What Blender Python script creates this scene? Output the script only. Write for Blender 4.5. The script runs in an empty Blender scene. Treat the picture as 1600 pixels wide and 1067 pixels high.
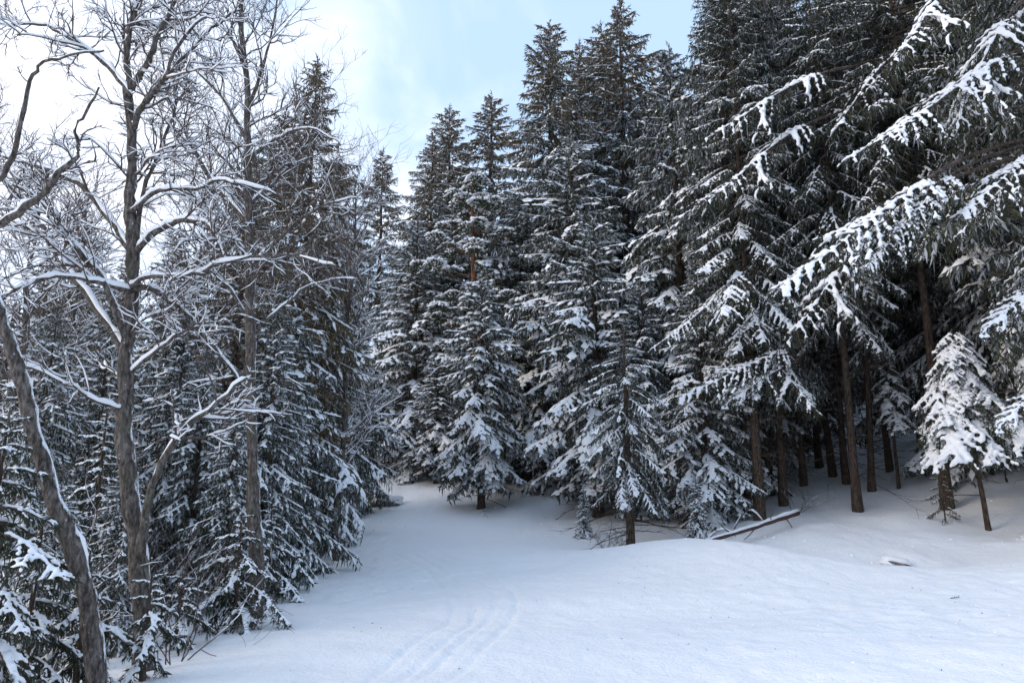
import bpy, math, random
import numpy as np
from mathutils import Vector, Matrix

# ------------------------------------------------------------------ camera, sky, sun, exposure
SC = bpy.context.scene
COL = SC.collection
FPX, W0, H0 = 1291.0, 1600.0, 1067.0          # focal length in pixels of the 1600 px wide photograph
PITCH = math.radians(13.0)
CAMZ = 1.6
SP, CP = math.sin(PITCH), math.cos(PITCH)
cam_d = bpy.data.cameras.new('camera')
cam = bpy.data.objects.new('camera', cam_d); COL.objects.link(cam)
cam_d.sensor_width = 36.0; cam_d.lens = 36.0 * FPX / W0
cam_d.clip_start = 0.05; cam_d.clip_end = 2000
cam.location = (0, 0, CAMZ); cam.rotation_euler = (math.pi / 2 + PITCH, 0, 0)
SC.camera = cam

SUN_EL, SUN_AZ = math.radians(25.0), math.radians(-104.0)   # azimuth measured from +Y towards +X
world = bpy.data.worlds.new('World'); SC.world = world; world.use_nodes = True
nt = world.node_tree; nt.nodes.clear()
def N(t, ty, **kw):
    n = t.nodes.new(ty)
    for k, v in kw.items(): setattr(n, k, v)
    return n
sky = N(nt, 'ShaderNodeTexSky', sky_type='NISHITA', sun_disc=False)
sky.sun_elevation = SUN_EL; sky.sun_rotation = SUN_AZ
sky.air_density = 1.0; sky.dust_density = 0.6; sky.ozone_density = 1.2; sky.altitude = 600
tc = N(nt, 'ShaderNodeTexCoord')
sep = N(nt, 'ShaderNodeSeparateXYZ'); nt.links.new(tc.outputs['Generated'], sep.inputs[0])
def M_(t, op, a, b=None, clamp=False):
    n = N(t, 'ShaderNodeMath', operation=op, use_clamp=clamp)
    for i, v in enumerate((a, b)):
        if v is None: continue
        if isinstance(v, (int, float)): n.inputs[i].default_value = v
        else: t.links.new(v, n.inputs[i])
    return n.outputs[0]
zz = M_(nt, 'ADD', M_(nt, 'MAXIMUM', sep.outputs[2], 0.0), 0.22)
cx = M_(nt, 'DIVIDE', sep.outputs[0], zz); cy = M_(nt, 'DIVIDE', sep.outputs[1], zz)
cmb = N(nt, 'ShaderNodeCombineXYZ'); nt.links.new(cx, cmb.inputs[0]); nt.links.new(cy, cmb.inputs[1]); cmb.inputs[2].default_value = 3.7
noi = N(nt, 'ShaderNodeTexNoise'); noi.inputs['Scale'].default_value = 1.15; noi.inputs['Detail'].default_value = 7
noi.inputs['Roughness'].default_value = 0.55; noi.inputs['Distortion'].default_value = 0.4
nt.links.new(cmb.outputs[0], noi.inputs['Vector'])
# a bank of cloud stands over the sun's side of the sky and thins out towards the east
bank = M_(nt, 'MULTIPLY', M_(nt, 'ADD', sep.outputs[0], 0.40), -1.0)
cov = M_(nt, 'ADD', noi.outputs['Fac'], bank)
rmp = N(nt, 'ShaderNodeMapRange', interpolation_type='SMOOTHSTEP'); rmp.inputs['From Min'].default_value = 0.40; rmp.inputs['From Max'].default_value = 0.80
nt.links.new(cov, rmp.inputs['Value'])
mixc = N(nt, 'ShaderNodeMix', data_type='RGBA')
noi2 = N(nt, 'ShaderNodeTexNoise'); noi2.inputs['Scale'].default_value = 2.3; noi2.inputs['Detail'].default_value = 6; noi2.inputs['Distortion'].default_value = 0.8
nt.links.new(cmb.outputs[0], noi2.inputs['Vector'])
wsp = N(nt, 'ShaderNodeMapRange', interpolation_type='SMOOTHSTEP'); wsp.inputs['From Min'].default_value = 0.50; wsp.inputs['From Max'].default_value = 0.72; wsp.inputs['To Max'].default_value = 0.55
nt.links.new(noi2.outputs['Fac'], wsp.inputs['Value'])
nt.links.new(M_(nt, 'MAXIMUM', rmp.outputs[0], wsp.outputs[0]), mixc.inputs['Factor'])
brt = N(nt, 'ShaderNodeMix', data_type='RGBA'); brt.inputs['Factor'].default_value = 0.7
nt.links.new(sky.outputs[0], brt.inputs['A']); brt.inputs['B'].default_value = (3.7, 5.0, 6.8, 1)
nt.links.new(brt.outputs['Result'], mixc.inputs['A'])
mixc.inputs['B'].default_value = (7.2, 7.1, 7.5, 1)
bg = N(nt, 'ShaderNodeBackground'); bg.inputs['Strength'].default_value = 0.105
nt.links.new(mixc.outputs['Result'], bg.inputs['Color'])
wo = N(nt, 'ShaderNodeOutputWorld'); nt.links.new(bg.outputs[0], wo.inputs['Surface'])

sun_d = bpy.data.lights.new('sun', 'SUN'); sun_d.energy = 0.65; sun_d.angle = math.radians(22); sun_d.color = (1.0, 0.88, 0.72)
sun = bpy.data.objects.new('sun', sun_d); COL.objects.link(sun)
sdir = Vector((math.sin(SUN_AZ) * math.cos(SUN_EL), math.cos(SUN_AZ) * math.cos(SUN_EL), math.sin(SUN_EL)))
sun.rotation_euler = sdir.to_track_quat('Z', 'Y').to_euler()
sun.location = sdir * 60
SC.view_settings.view_transform = 'Standard'; SC.view_settings.look = 'None'
SC.view_settings.gamma = 1; SC.view_settings.use_curve_mapping = False
SC.view_settings.exposure = 1.02
SC.cycles.max_bounces = 6; SC.cycles.diffuse_bounces = 4; SC.cycles.glossy_bounces = 1
SC.cycles.caustics_reflective = False; SC.cycles.caustics_refractive = False

# ------------------------------------------------------------------ helpers
def at(px, py, Y):
    """The point of the place, Y metres ahead, that the photograph shows at this pixel."""
    u = (px - W0 / 2) / FPX; v = (H0 / 2 - py) / FPX
    t = Y / (CP - v * SP)
    return np.array([u * t, Y, CAMZ + t * (SP + v * CP)])

def tag(o, label=None, cat=None, group=None, kind=None):
    if label: o['label'] = label
    if cat: o['category'] = cat
    if group: o['group'] = group
    if kind: o['kind'] = kind
    return o

def mesh_np(name, V, T, mats, smooth=True, matidx=None):
    V = np.ascontiguousarray(V, dtype=np.float32); T = np.ascontiguousarray(T, dtype=np.int32)
    me = bpy.data.meshes.new(name); k = T.shape[1]
    me.vertices.add(len(V)); me.vertices.foreach_set('co', V.ravel())
    me.loops.add(T.size); me.loops.foreach_set('vertex_index', T.ravel())
    me.polygons.add(len(T)); me.polygons.foreach_set('loop_start', np.arange(0, T.size, k, dtype=np.int32))
    me.polygons.foreach_set('loop_total', np.full(len(T), k, dtype=np.int32))
    me.polygons.foreach_set('use_smooth', np.full(len(T), smooth, dtype=bool))
    if not isinstance(mats, (list, tuple)): mats = [mats]
    for m in mats: me.materials.append(m)
    if matidx is not None: me.polygons.foreach_set('material_index', np.asarray(matidx, dtype=np.int32))
    me.update(calc_edges=True)
    return me

def link(name, me, parent=None, loc=None):
    o = bpy.data.objects.new(name, me); COL.objects.link(o)
    if parent is not None: o.parent = parent
    if loc is not None: o.location = loc
    return o

class Acc:
    """collects pieces of geometry (triangles)"""
    def __init__(s): s.v = []; s.t = []; s.n = 0
    def add(s, V, T):
        s.v.append(np.asarray(V, dtype=np.float32)); s.t.append(np.asarray(T, dtype=np.int32) + s.n); s.n += len(V)
    def get(s):
        if not s.v: return np.zeros((0, 3), np.float32), np.zeros((0, 3), np.int32)
        return np.concatenate(s.v), np.concatenate(s.t)

_tubeT = {}
def tube(P, R, sides=5, squash=None):
    """tapered tube along the polyline P, closed at its end"""
    P = np.asarray(P, float); n = len(P); R = np.asarray(R, float)
    D = np.gradient(P, axis=0); D /= (np.linalg.norm(D, axis=1, keepdims=True) + 1e-9)
    ref = np.array([0.0, 0, 1]) if abs(D[:, 2]).mean() < 0.8 else np.array([1.0, 0, 0])
    A = np.cross(D, ref); A /= (np.linalg.norm(A, axis=1, keepdims=True) + 1e-9)
    B = np.cross(A, D)
    th = np.arange(sides) * 2 * math.pi / sides
    c, s_ = np.cos(th), np.sin(th)
    V = P[:, None, :] + R[:, None, None] * (A[:, None, :] * c[None, :, None] + B[:, None, :] * s_[None, :, None] * (squash or 1.0))
    key = (n, sides)
    if key not in _tubeT:
        T = []
        for i in range(n - 1):
            for j in range(sides):
                a = i * sides + j; b = i * sides + (j + 1) % sides; c2 = a + sides; d = b + sides
                T += [(a, b, d), (a, d, c2)]
        for j in range(1, sides - 1):
            T.append(((n - 1) * sides, (n - 1) * sides + j, (n - 1) * sides + j + 1))
            T.append((0, j + 1, j))
        _tubeT[key] = np.array(T, dtype=np.int32)
    return V.reshape(-1, 3), _tubeT[key]

def unit(v): v = np.asarray(v, float); return v / (np.linalg.norm(v) + 1e-9)

# ------------------------------------------------------------------ materials
def mat(name):
    m = bpy.data.materials.new(name); m.use_nodes = True
    return m, m.node_tree, m.node_tree.nodes['Principled BSDF']
def ramp(t, fac, stops):
    r = N(t, 'ShaderNodeValToRGB'); t.links.new(fac, r.inputs[0])
    el = r.color_ramp.elements
    el[0].position, el[0].color = stops[0][0], (*stops[0][1], 1)
    el[1].position, el[1].color = stops[-1][0], (*stops[-1][1], 1)
    for p, c in stops[1:-1]:
        e = el.new(p); e.color = (*c, 1)
    return r.outputs[0]
def noise(t, vec, scale, detail=4, rough=0.6):
    n = N(t, 'ShaderNodeTexNoise'); n.inputs['Scale'].default_value = scale; n.inputs['Detail'].default_value = detail
    n.inputs['Roughness'].default_value = rough
    if vec is not None: t.links.new(vec, n.inputs['Vector'])
    return n.outputs['Fac']
def coords(t, kind='Object', scale=None):
    c = N(t, 'ShaderNodeTexCoord').outputs[kind]
    if scale:
        mp = N(t, 'ShaderNodeMapping'); mp.inputs['Scale'].default_value = scale; t.links.new(c, mp.inputs[0]); c = mp.outputs[0]
    return c
def bump(t, b, h, strength, dist):
    n = N(t, 'ShaderNodeBump'); n.inputs['Strength'].default_value = strength; n.inputs['Distance'].default_value = dist
    t.links.new(h, n.inputs['Height']); t.links.new(n.outputs[0], b.inputs['Normal'])

def needle_mat(name, stops, rough=0.65, frost_haze=0.0):
    m, t, b = mat(name)
    g = N(t, 'ShaderNodeNewGeometry')
    f = noise(t, g.outputs['Position'], 1.3, 3)
    f2 = noise(t, g.outputs['Position'], 14.0, 2)
    mixed = M_(t, 'ADD', M_(t, 'MULTIPLY', f, 0.55), M_(t, 'MULTIPLY', f2, 0.45))
    col = ramp(t, mixed, stops)
    if frost_haze:      # rime and powder caught in single twigs; on far crowns also painted haze
        mr = N(t, 'ShaderNodeMapRange'); mr.inputs['From Min'].default_value = 1 - frost_haze; mr.inputs['From Max'].default_value = 1.0 - frost_haze * 0.25
        t.links.new(g.outputs['Random Per Island'], mr.inputs['Value'])
        mx = N(t, 'ShaderNodeMix', data_type='RGBA'); t.links.new(M_(t, 'MULTIPLY', mr.outputs[0], 0.75), mx.inputs['Factor'])
        t.links.new(col, mx.inputs['A']); mx.inputs['B'].default_value = (0.62, 0.65, 0.70, 1); col = mx.outputs['Result']
    t.links.new(col, b.inputs['Base Color'])
    b.inputs['Roughness'].default_value = rough; b.inputs['Specular IOR Level'].default_value = 0.25
    return m
M_NEEDLE = needle_mat('spruce_needles', [(0.3, (0.032, 0.038, 0.025)), (0.5, (0.056, 0.062, 0.040)), (0.68, (0.098, 0.098, 0.068))], frost_haze=0.42)  # paling raised beyond the real powder to stand in for haze
M_NEEDLE_NEAR = needle_mat('spruce_needles_near', [(0.3, (0.024, 0.030, 0.019)), (0.5, (0.045, 0.052, 0.032)), (0.68, (0.078, 0.080, 0.05))], frost_haze=0.14)
M_NEEDLE_OLIVE_SUNLIT = needle_mat('olive_sunlit_needles', [(0.3, (0.045, 0.040, 0.022)), (0.5, (0.13, 0.10, 0.052)), (0.7, (0.20, 0.15, 0.08))], frost_haze=0.22)  # olive-brown of needles and cones, with warm sunlight on the tops painted in
M_PINE = needle_mat('pine_needles', [(0.3, (0.03, 0.042, 0.028)), (0.7, (0.07, 0.085, 0.05))])

def bark_mat(name, a, b_, c, moss=None, stretch=(9, 9, 2.0), dist=0.03, snow=0.0, wind=False):
    m, t, b = mat(name)
    co = coords(t, 'Object', stretch)
    f = noise(t, co, 3.2, 6, 0.65)
    col = ramp(t, f, [(0.38, a), (0.5, b_), (0.64, c)])
    if moss:
        g = noise(t, coords(t, 'Object'), 2.4, 5, 0.7)
        mr = N(t, 'ShaderNodeMapRange'); mr.inputs['From Min'].default_value = 0.50; mr.inputs['From Max'].default_value = 0.80
        t.links.new(g, mr.inputs['Value'])
        mx = N(t, 'ShaderNodeMix', data_type='RGBA'); t.links.new(mr.outputs[0], mx.inputs['Factor'])
        t.links.new(col, mx.inputs['A']); mx.inputs['B'].default_value = (*moss, 1); col = mx.outputs['Result']
    if snow:   # powder blown into the bark
        g = noise(t, coords(t, 'Object', (5, 5, 3)), 4.0, 6, 0.75)
        mr = N(t, 'ShaderNodeMapRange'); mr.inputs['From Min'].default_value = 0.70 - snow; mr.inputs['From Max'].default_value = 0.76 - snow
        t.links.new(g, mr.inputs['Value'])
        mx = N(t, 'ShaderNodeMix', data_type='RGBA'); t.links.new(mr.outputs[0], mx.inputs['Factor'])
        t.links.new(col, mx.inputs['A']); mx.inputs['B'].default_value = (0.78, 0.8, 0.84, 1); col = mx.outputs['Result']
    if wind:   # snow plastered on the windward side
        ge = N(t, 'ShaderNodeNewGeometry'); dt = N(t, 'ShaderNodeVectorMath', operation='DOT_PRODUCT'); t.links.new(ge.outputs['Normal'], dt.inputs[0]); dt.inputs[1].default_value = (0.88, 0.15, 0.45)
        g = noise(t, coords(t, 'Object', (1, 1, 0.5)), 9.0, 6, 0.7)
        w = M_(t, 'ADD', dt.outputs['Value'], M_(t, 'MULTIPLY', g, 1.1))
        mr = N(t, 'ShaderNodeMapRange'); mr.inputs['From Min'].default_value = 1.46; mr.inputs['From Max'].default_value = 1.56; t.links.new(w, mr.inputs['Value'])
        mx = N(t, 'ShaderNodeMix', data_type='RGBA'); t.links.new(mr.outputs[0], mx.inputs['Factor'])
        t.links.new(col, mx.inputs['A']); mx.inputs['B'].default_value = (0.8, 0.82, 0.85, 1); col = mx.outputs['Result']
    t.links.new(col, b.inputs['Base Color'])
    b.inputs['Roughness'].default_value = 0.9; b.inputs['Specular IOR Level'].default_value = 0.15
    bump(t, b, f, 0.8, dist)
    return m
M_BARK = bark_mat('spruce_bark', (0.03, 0.021, 0.016), (0.072, 0.05, 0.037), (0.13, 0.10, 0.082), snow=0.04, wind=True)
M_BARK_DEC = bark_mat('grey_bark', (0.035, 0.029, 0.026), (0.095, 0.08, 0.072), (0.20, 0.172, 0.155), moss=(0.085, 0.082, 0.055), stretch=(9, 9, 3), snow=0.05, wind=True)
M_TWIG = bark_mat('twig_bark', (0.05, 0.038, 0.034), (0.095, 0.074, 0.066), (0.15, 0.12, 0.11), stretch=(6, 6, 6), dist=0.004)
M_PINEBARK = bark_mat('orange_pine_bark', (0.10, 0.042, 0.025), (0.19, 0.08, 0.042), (0.25, 0.13, 0.08))
M_LOG = bark_mat('reddish_log_bark', (0.045, 0.026, 0.022), (0.10, 0.056, 0.046), (0.17, 0.11, 0.095), stretch=(3, 12, 12))
M_STONE = bark_mat('grey_stone', (0.08, 0.075, 0.07), (0.17, 0.16, 0.15), (0.27, 0.26, 0.25), stretch=(4, 4, 4))
M_CONE = needle_mat('spruce_cones', [(0.3, (0.10, 0.05, 0.025)), (0.7, (0.20, 0.11, 0.06))])

def snow_mat(name, fine, dist, coarse=0.0):
    m, t, b = mat(name)
    b.inputs['Base Color'].default_value = (0.88, 0.885, 0.91, 1)
    b.inputs['Roughness'].default_value = 0.8; b.inputs['Specular IOR Level'].default_value = 0.2
    g = N(t, 'ShaderNodeNewGeometry')
    h = noise(t, g.outputs['Position'], fine, 5, 0.62)
    if coarse:
        h2 = noise(t, g.outputs['Position'], coarse, 4, 0.55)
        h = M_(t, 'ADD', M_(t, 'MULTIPLY', h, 0.6), h2)
    bump(t, b, h, 0.7, dist)
    return m
M_SNOW = snow_mat('branch_snow', 30.0, 0.02)
M_GROUND = snow_mat('ground_snow', 16.0, 0.07, 2.2)

# ------------------------------------------------------------------ ground
CTRL = [  # pixel column, pixel row, metres ahead: what the photograph shows of the ground's relief
    (800, 1067, 8.5), (1200, 1067, 8.3), (1600, 1067, 8.0), (500, 1067, 8.6), (270, 1067, 8.6),
    (400, 992, 11.5), (515, 928, 15.5), (650, 960, 13.2), (800, 960, 13.0), (1100, 955, 12.8), (1350, 950, 12.5), (1600, 945, 12.3),
    (540, 880, 19.5), (640, 890, 18.5), (800, 900, 17.5), (1000, 895, 17.0), (1200, 900, 15.5), (1400, 915, 14.6), (1600, 905, 14.6),
    (560, 845, 24), (700, 853, 23), (830, 860, 22), (985, 853, 21.5), (1100, 845, 20.5), (1200, 856, 19.3), (1300, 874, 18), (1420, 890, 17), (1500, 882, 17), (1600, 868, 17),
    (560, 828, 28), (640, 830, 28), (760, 838, 27), (850, 850, 25.5),
    (980, 852, 24.5), (1060, 838, 25), (1120, 835, 24), (1200, 836, 23), (1300, 850, 21), (1400, 874, 20), (1500, 862, 20), (1600, 850, 20),
    (560, 785, 35), (640, 790, 34), (760, 795, 32), (870, 800, 31), (950, 800, 30), (1050, 785, 31),
    (560, 742, 42), (650, 737, 41), (720, 742, 40), (820, 742, 38), (950, 745, 38), (1050, 745, 38),
    (1110, 812, 27), (1172, 800, 27), (1225, 787, 27.5), (1258, 762, 30), (1300, 750, 31), (1340, 797, 25.5), (1385, 745, 30),
    (1440, 790, 25), (1545, 824, 22.5), (1600, 770, 24.5), (1500, 720, 28), (1600, 690, 28.5), (1440, 640, 35), (1370, 630, 40), (1280, 650, 42), (1180, 680, 42),
]
pts = [at(*c) for c in CTRL]
for c in ((1100, 845, 20.5), (1200, 856, 19.3), (1300, 874, 18), (1420, 890, 17), (1500, 882, 17), (1600, 868, 17)):   # the ditch behind the trail's edge
    q = at(*c); pts.append(np.array([q[0] * 1.07, q[1] + 1.5, q[2] - 0.30]))
for w in [(-3.2, 4, 0.1), (3, 3, 0.0), (0, 0, 0.0), (6, 0, 0.1), (-5, 0, -0.3), (0, -8, -0.3), (8, -8, 0), (14, 6, 0.7), (20, 12, 2.0), (24, 22, 6.5), (30, 32, 11),
          (-6.6, 8.5, -0.5), (-7.0, 12, -0.2), (-7.4, 16, 0.2), (-8.2, 21, 0.6), (-9, 27, 1.4), (-10, 5, -1.6), (-12, 12, -1.5), (-14, 20, -1.0), (-20, 14, -2.6), (-18, 30, 0.2), (-30, 20, -3.5),
          (-30, 45, 1), (-16, 45, 2.8), (0, 60, 5.5), (-20, 80, 5), (20, 60, 13), (40, 50, 18), (30, 85, 20), (0, 100, 9), (-60, 60, 0), (60, 20, 14), (70, 80, 26), (-70, 0, -4), (-60, 120, 6), (0, 150, 14), (80, 150, 30), (-20, -30, -3), (30, -30, 3), (-60, -60, -5), (60, -60, 5)]:
    pts.append(np.array(w, float))
pts = np.array(pts)
_c = 1.6
_d = np.sqrt(((pts[:, None, :2] - pts[None, :, :2]) ** 2).sum(-1) + _c * _c)
_n = len(pts)
_A = np.zeros((_n + 3, _n + 3)); _A[:_n, :_n] = _d - 0.10 * np.eye(_n)
_A[:_n, _n] = 1; _A[:_n, _n + 1:] = pts[:, :2]; _A[_n, :_n] = 1; _A[_n + 1:, :_n] = pts[:, :2].T
_wt = np.linalg.solve(_A, np.concatenate([pts[:, 2], np.zeros(3)]))
def ground(x, y):
    x = np.atleast_1d(np.asarray(x, float)); y = np.atleast_1d(np.asarray(y, float))
    out = np.zeros(x.shape)
    for i in range(0, len(x), 20000):
        X = x[i:i + 20000]; Y = y[i:i + 20000]
        d = np.sqrt((X[:, None] - pts[None, :, 0]) ** 2 + (Y[:, None] - pts[None, :, 1]) ** 2 + _c * _c)
        out[i:i + 20000] = d @ _wt[:_n] + _wt[_n] + _wt[_n + 1] * X + _wt[_n + 2] * Y
    return out
def gz(x, y): return float(ground(x, y)[0])
def on_ground(px, Y):
    """where the column px of the photograph meets the ground Y metres ahead"""
    u = (px - W0 / 2) / FPX; x = u * Y
    for _ in range(6):
        z = gz(x, Y); x = u * (Y * CP + (z - CAMZ) * SP)
    return np.array([x, Y, gz(x, Y)])
def top_height(py, Y):
    v = (H0 / 2 - py) / FPX
    return CAMZ + Y * (SP + v * CP) / (CP - v * SP)

def vnoise(x, y, seed):
    """smooth value noise"""
    xi = np.floor(x).astype(np.int64); yi = np.floor(y).astype(np.int64); fx = x - xi; fy = y - yi
    fx = fx * fx * (3 - 2 * fx); fy = fy * fy * (3 - 2 * fy)
    def h(a, b):
        n = (a * 374761393 + b * 668265263 + seed * 1442695041) & 0x7fffffff
        n = ((n ^ (n >> 13)) * 1274126177) & 0x7fffffff
        return (n & 0xffff) / 65535.0
    return (h(xi, yi) * (1 - fx) + h(xi + 1, yi) * fx) * (1 - fy) + (h(xi, yi + 1) * (1 - fx) + h(xi + 1, yi + 1) * fx) * fy

def poly_dist(x, y, line):
    best = np.full(x.shape, 1e9); sgn = np.zeros(x.shape); along = np.zeros(x.shape); acc = 0
    for (a, b) in zip(line[:-1], line[1:]):
        ab = b - a; L2 = (ab ** 2).sum(); L = math.sqrt(L2)
        t = np.clip(((x - a[0]) * ab[0] + (y - a[1]) * ab[1]) / L2, 0, 1)
        dx = x - (a[0] + t * ab[0]); dy = y - (a[1] + t * ab[1]); d = np.sqrt(dx * dx + dy * dy)
        s = np.sign(ab[0] * dy - ab[1] * dx); m = d < best
        best = np.where(m, d, best); sgn = np.where(m, s, sgn); along = np.where(m, acc + t * L, along); acc += L
    return best * sgn, along
def ground_line(pxs):
    """pixel polyline that lies on the ground -> smooth world polyline"""
    out = []
    for px, Y in pxs: out.append(on_ground(px, Y)[:2])
    out = np.array(out); t = np.arange(len(out)); tt = np.linspace(0, len(out) - 1, len(out) * 8)
    # Catmull-Rom
    res = []
    for q in tt:
        i = min(int(q), len(out) - 2); f = q - i
        p0, p1, p2, p3 = out[max(i - 1, 0)], out[i], out[i + 1], out[min(i + 2, len(out) - 1)]
        res.append(0.5 * ((2 * p1) + (-p0 + p2) * f + (2 * p0 - 5 * p1 + 4 * p2 - p3) * f * f + (-p0 + 3 * p1 - 3 * p2 + p3) * f ** 3))
    return np.array(res)
TRACKS = [ground_line(l) for l in (
    [(640, 8.0), (725, 10.0), (778, 12.5), (790, 14.8), (765, 16.8), (715, 19.2), (650, 22), (590, 24.5), (545, 27)],
    [(560, 8.0), (650, 10.0), (715, 12.2), (722, 14.2), (700, 16.5), (672, 18.6), (630, 21)],
)]
FOOT = ground_line([(430, 12.0), (500, 13.6), (580, 15.4), (650, 16.6), (700, 17.4)])

def axis(fine0, fine1, step, lo, hi, grow=1.12):
    a = list(np.arange(fine0, fine1 + 1e-6, step)); s = step; v = a[-1]
    while v < hi: s = min(s * grow, 12); v += s; a.append(v)
    s = step; v = a[0]; b = []
    while v > lo: s = min(s * grow, 12); v -= s; b.append(v)
    return np.array(b[::-1] + a)
GX = axis(-6.2, 9.5, 0.05, -160, 170); GY = axis(7.2, 20.5, 0.05, -90, 260)
gx, gy = np.meshgrid(GX, GY); fx, fy = gx.ravel(), gy.ravel()
Z = ground(fx, fy)
trail = np.exp(-(((fx - 1.5) / 7.5) ** 4)) * (fy < 30)
wild = 1 - np.clip(trail, 0, 1)
Z += (vnoise(fx * 0.55, fy * 0.55, 1) - 0.5) * (0.10 + 0.22 * wild) + (vnoise(fx * 1.7, fy * 1.7, 2) - 0.5) * (0.025 + 0.07 * wild)
Z += (vnoise(fx * 5.1, fy * 2.6, 3) - 0.5) * 0.022 + (vnoise(fx * 9, fy * 8, 4) - 0.5) * 0.013
# churned, trodden crust near the camera on the right
ch = np.clip((fx + 0.13 * fy * 0 - 1.0) / 4, 0, 1) * np.clip((17 - fy) / 5, 0, 1)
r1 = vnoise(fx * 3.2, fy * 2.4, 5)
Z += ch * (np.abs(r1 - 0.5) * -0.10 + 0.02) * (vnoise(fx * 0.8, fy * 0.8, 6) > 0.35)
near = (fy > 6) & (fy < 30) & (np.abs(fx) < 9)
for k, line in enumerate(TRACKS):
    d, al = poly_dist(fx[near], fy[near], line)
    fade = np.clip(0.55 + 0.9 * vnoise(al * 0.6, al * 0 + k, 7), 0, 1)
    dz = np.zeros(d.shape)
    for off in (-0.17, 0.17):
        q = (d - off) / 0.048
        dz += -0.023 * np.exp(-q ** 2) + 0.008 * np.exp(-((np.abs(d - off) - 0.10) / 0.04) ** 2)
    if k == 0:
        for off in (-0.62, 0.75):   # broad pressed lanes beside the ski tracks
            dz += -0.007 * np.exp(-((d - off) / 0.16) ** 2)
    Z[near] += dz * fade
d, al = poly_dist(fx[near], fy[near], FOOT)
ph = np.mod(al, 0.62) - 0.31
Z[near] += -0.03 * np.exp(-((d - 0.06 * np.sign(np.sin(al * math.pi / 0.62))) / 0.05) ** 2 - (ph / 0.10) ** 2)
nx, ny = len(GX), len(GY)
ii = (np.arange(ny - 1)[:, None] * nx + np.arange(nx - 1)[None, :]).ravel()
quads = np.stack([ii, ii + 1, ii + 1 + nx, ii + nx], 1)
gme = mesh_np('ground', np.stack([fx, fy, Z], 1), quads, M_GROUND)
tag(link('snowy_ground', gme), 'snow-covered ground with a curving ski trail and a wooded bank', kind='structure')

_ZG = Z.reshape(ny, nx)
def surf(x, y):
    """height of the finished snow surface"""
    x = np.atleast_1d(np.asarray(x, float)); y = np.atleast_1d(np.asarray(y, float))
    i = np.clip(np.searchsorted(GX, x) - 1, 0, nx - 2); j = np.clip(np.searchsorted(GY, y) - 1, 0, ny - 2)
    f = (x - GX[i]) / (GX[i + 1] - GX[i]); g = (y - GY[j]) / (GY[j + 1] - GY[j])
    return (_ZG[j, i] * (1 - f) + _ZG[j, i + 1] * f) * (1 - g) + (_ZG[j + 1, i] * (1 - f) + _ZG[j + 1, i + 1] * f) * g
def on_surf(px, Y):
    p = on_ground(px, Y); p[2] = surf(p[0], p[1])[0]; return p

# ------------------------------------------------------------------ spruce boughs
def blade(acc, p, d, L, w, rng, cross=True, spikes=0):
    """one needled twig: crossed slim blades, with a few needles standing out"""
    d = unit(d); a = unit(np.cross(d, rng.normal(size=3))); b = np.cross(d, a)
    m = p + d * L * 0.4; tip = p + d * L
    V = [p, m + a * w, tip, m - a * w]; T = [(0, 1, 2), (0, 2, 3)]
    if cross:
        V += [m + b * w, m - b * w]; T += [(0, 4, 2), (0, 2, 5)]
    for k in range(spikes):
        f = rng.uniform(0.1, 0.95); q = p + d * L * f
        o = unit(rng.normal(size=3) + d * 0.7); n = len(V); sd = unit(np.cross(o, d)) * 0.004
        V += [q + sd, q - sd, q + o * w * 2.0]; T.append((n, n + 1, n + 2))
    acc.add(V, T)
_oct_T = np.array([(0, 1, 4), (1, 2, 4), (2, 3, 4), (3, 0, 4), (1, 0, 5), (2, 1, 5), (3, 2, 5), (0, 3, 5)])
def sn_blob(acc, p, q, r, rng):
    """a lump of snow lying along p-q"""
    d = q - p; L = np.linalg.norm(d) + 1e-6; d = d / L
    s = unit(np.cross(d, [0, 0, 1.0])) ; u = np.cross(s, d)
    c = (p + q) / 2 + np.array([0, 0, r * 0.55]); r1 = r * rng.uniform(0.8, 1.25)
    V = [c - d * L * 0.6, c + s * r1, c + d * L * 0.6, c - s * r1, c + u * r1 * 0.9, c - u * r1 * 0.5]
    acc.add(V, _oct_T)
def sn_leaf(acc, p, q, r, rng):
    """open-bottomed lump for the far crowns"""
    d = q - p; L = np.linalg.norm(d) + 1e-6; d = d / L
    s = unit(np.cross(d, [0, 0, 1.0])); u = np.array([0, 0, 1.0])
    c = (p + q) / 2
    V = [p + u * r * .15, c + s * r, q + u * r * .1, c - s * r, c + u * r * 0.95 - d * L * 0.08]
    acc.add(V, [(0, 1, 4), (1, 2, 4), (2, 3, 4), (3, 0, 4)])

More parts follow.
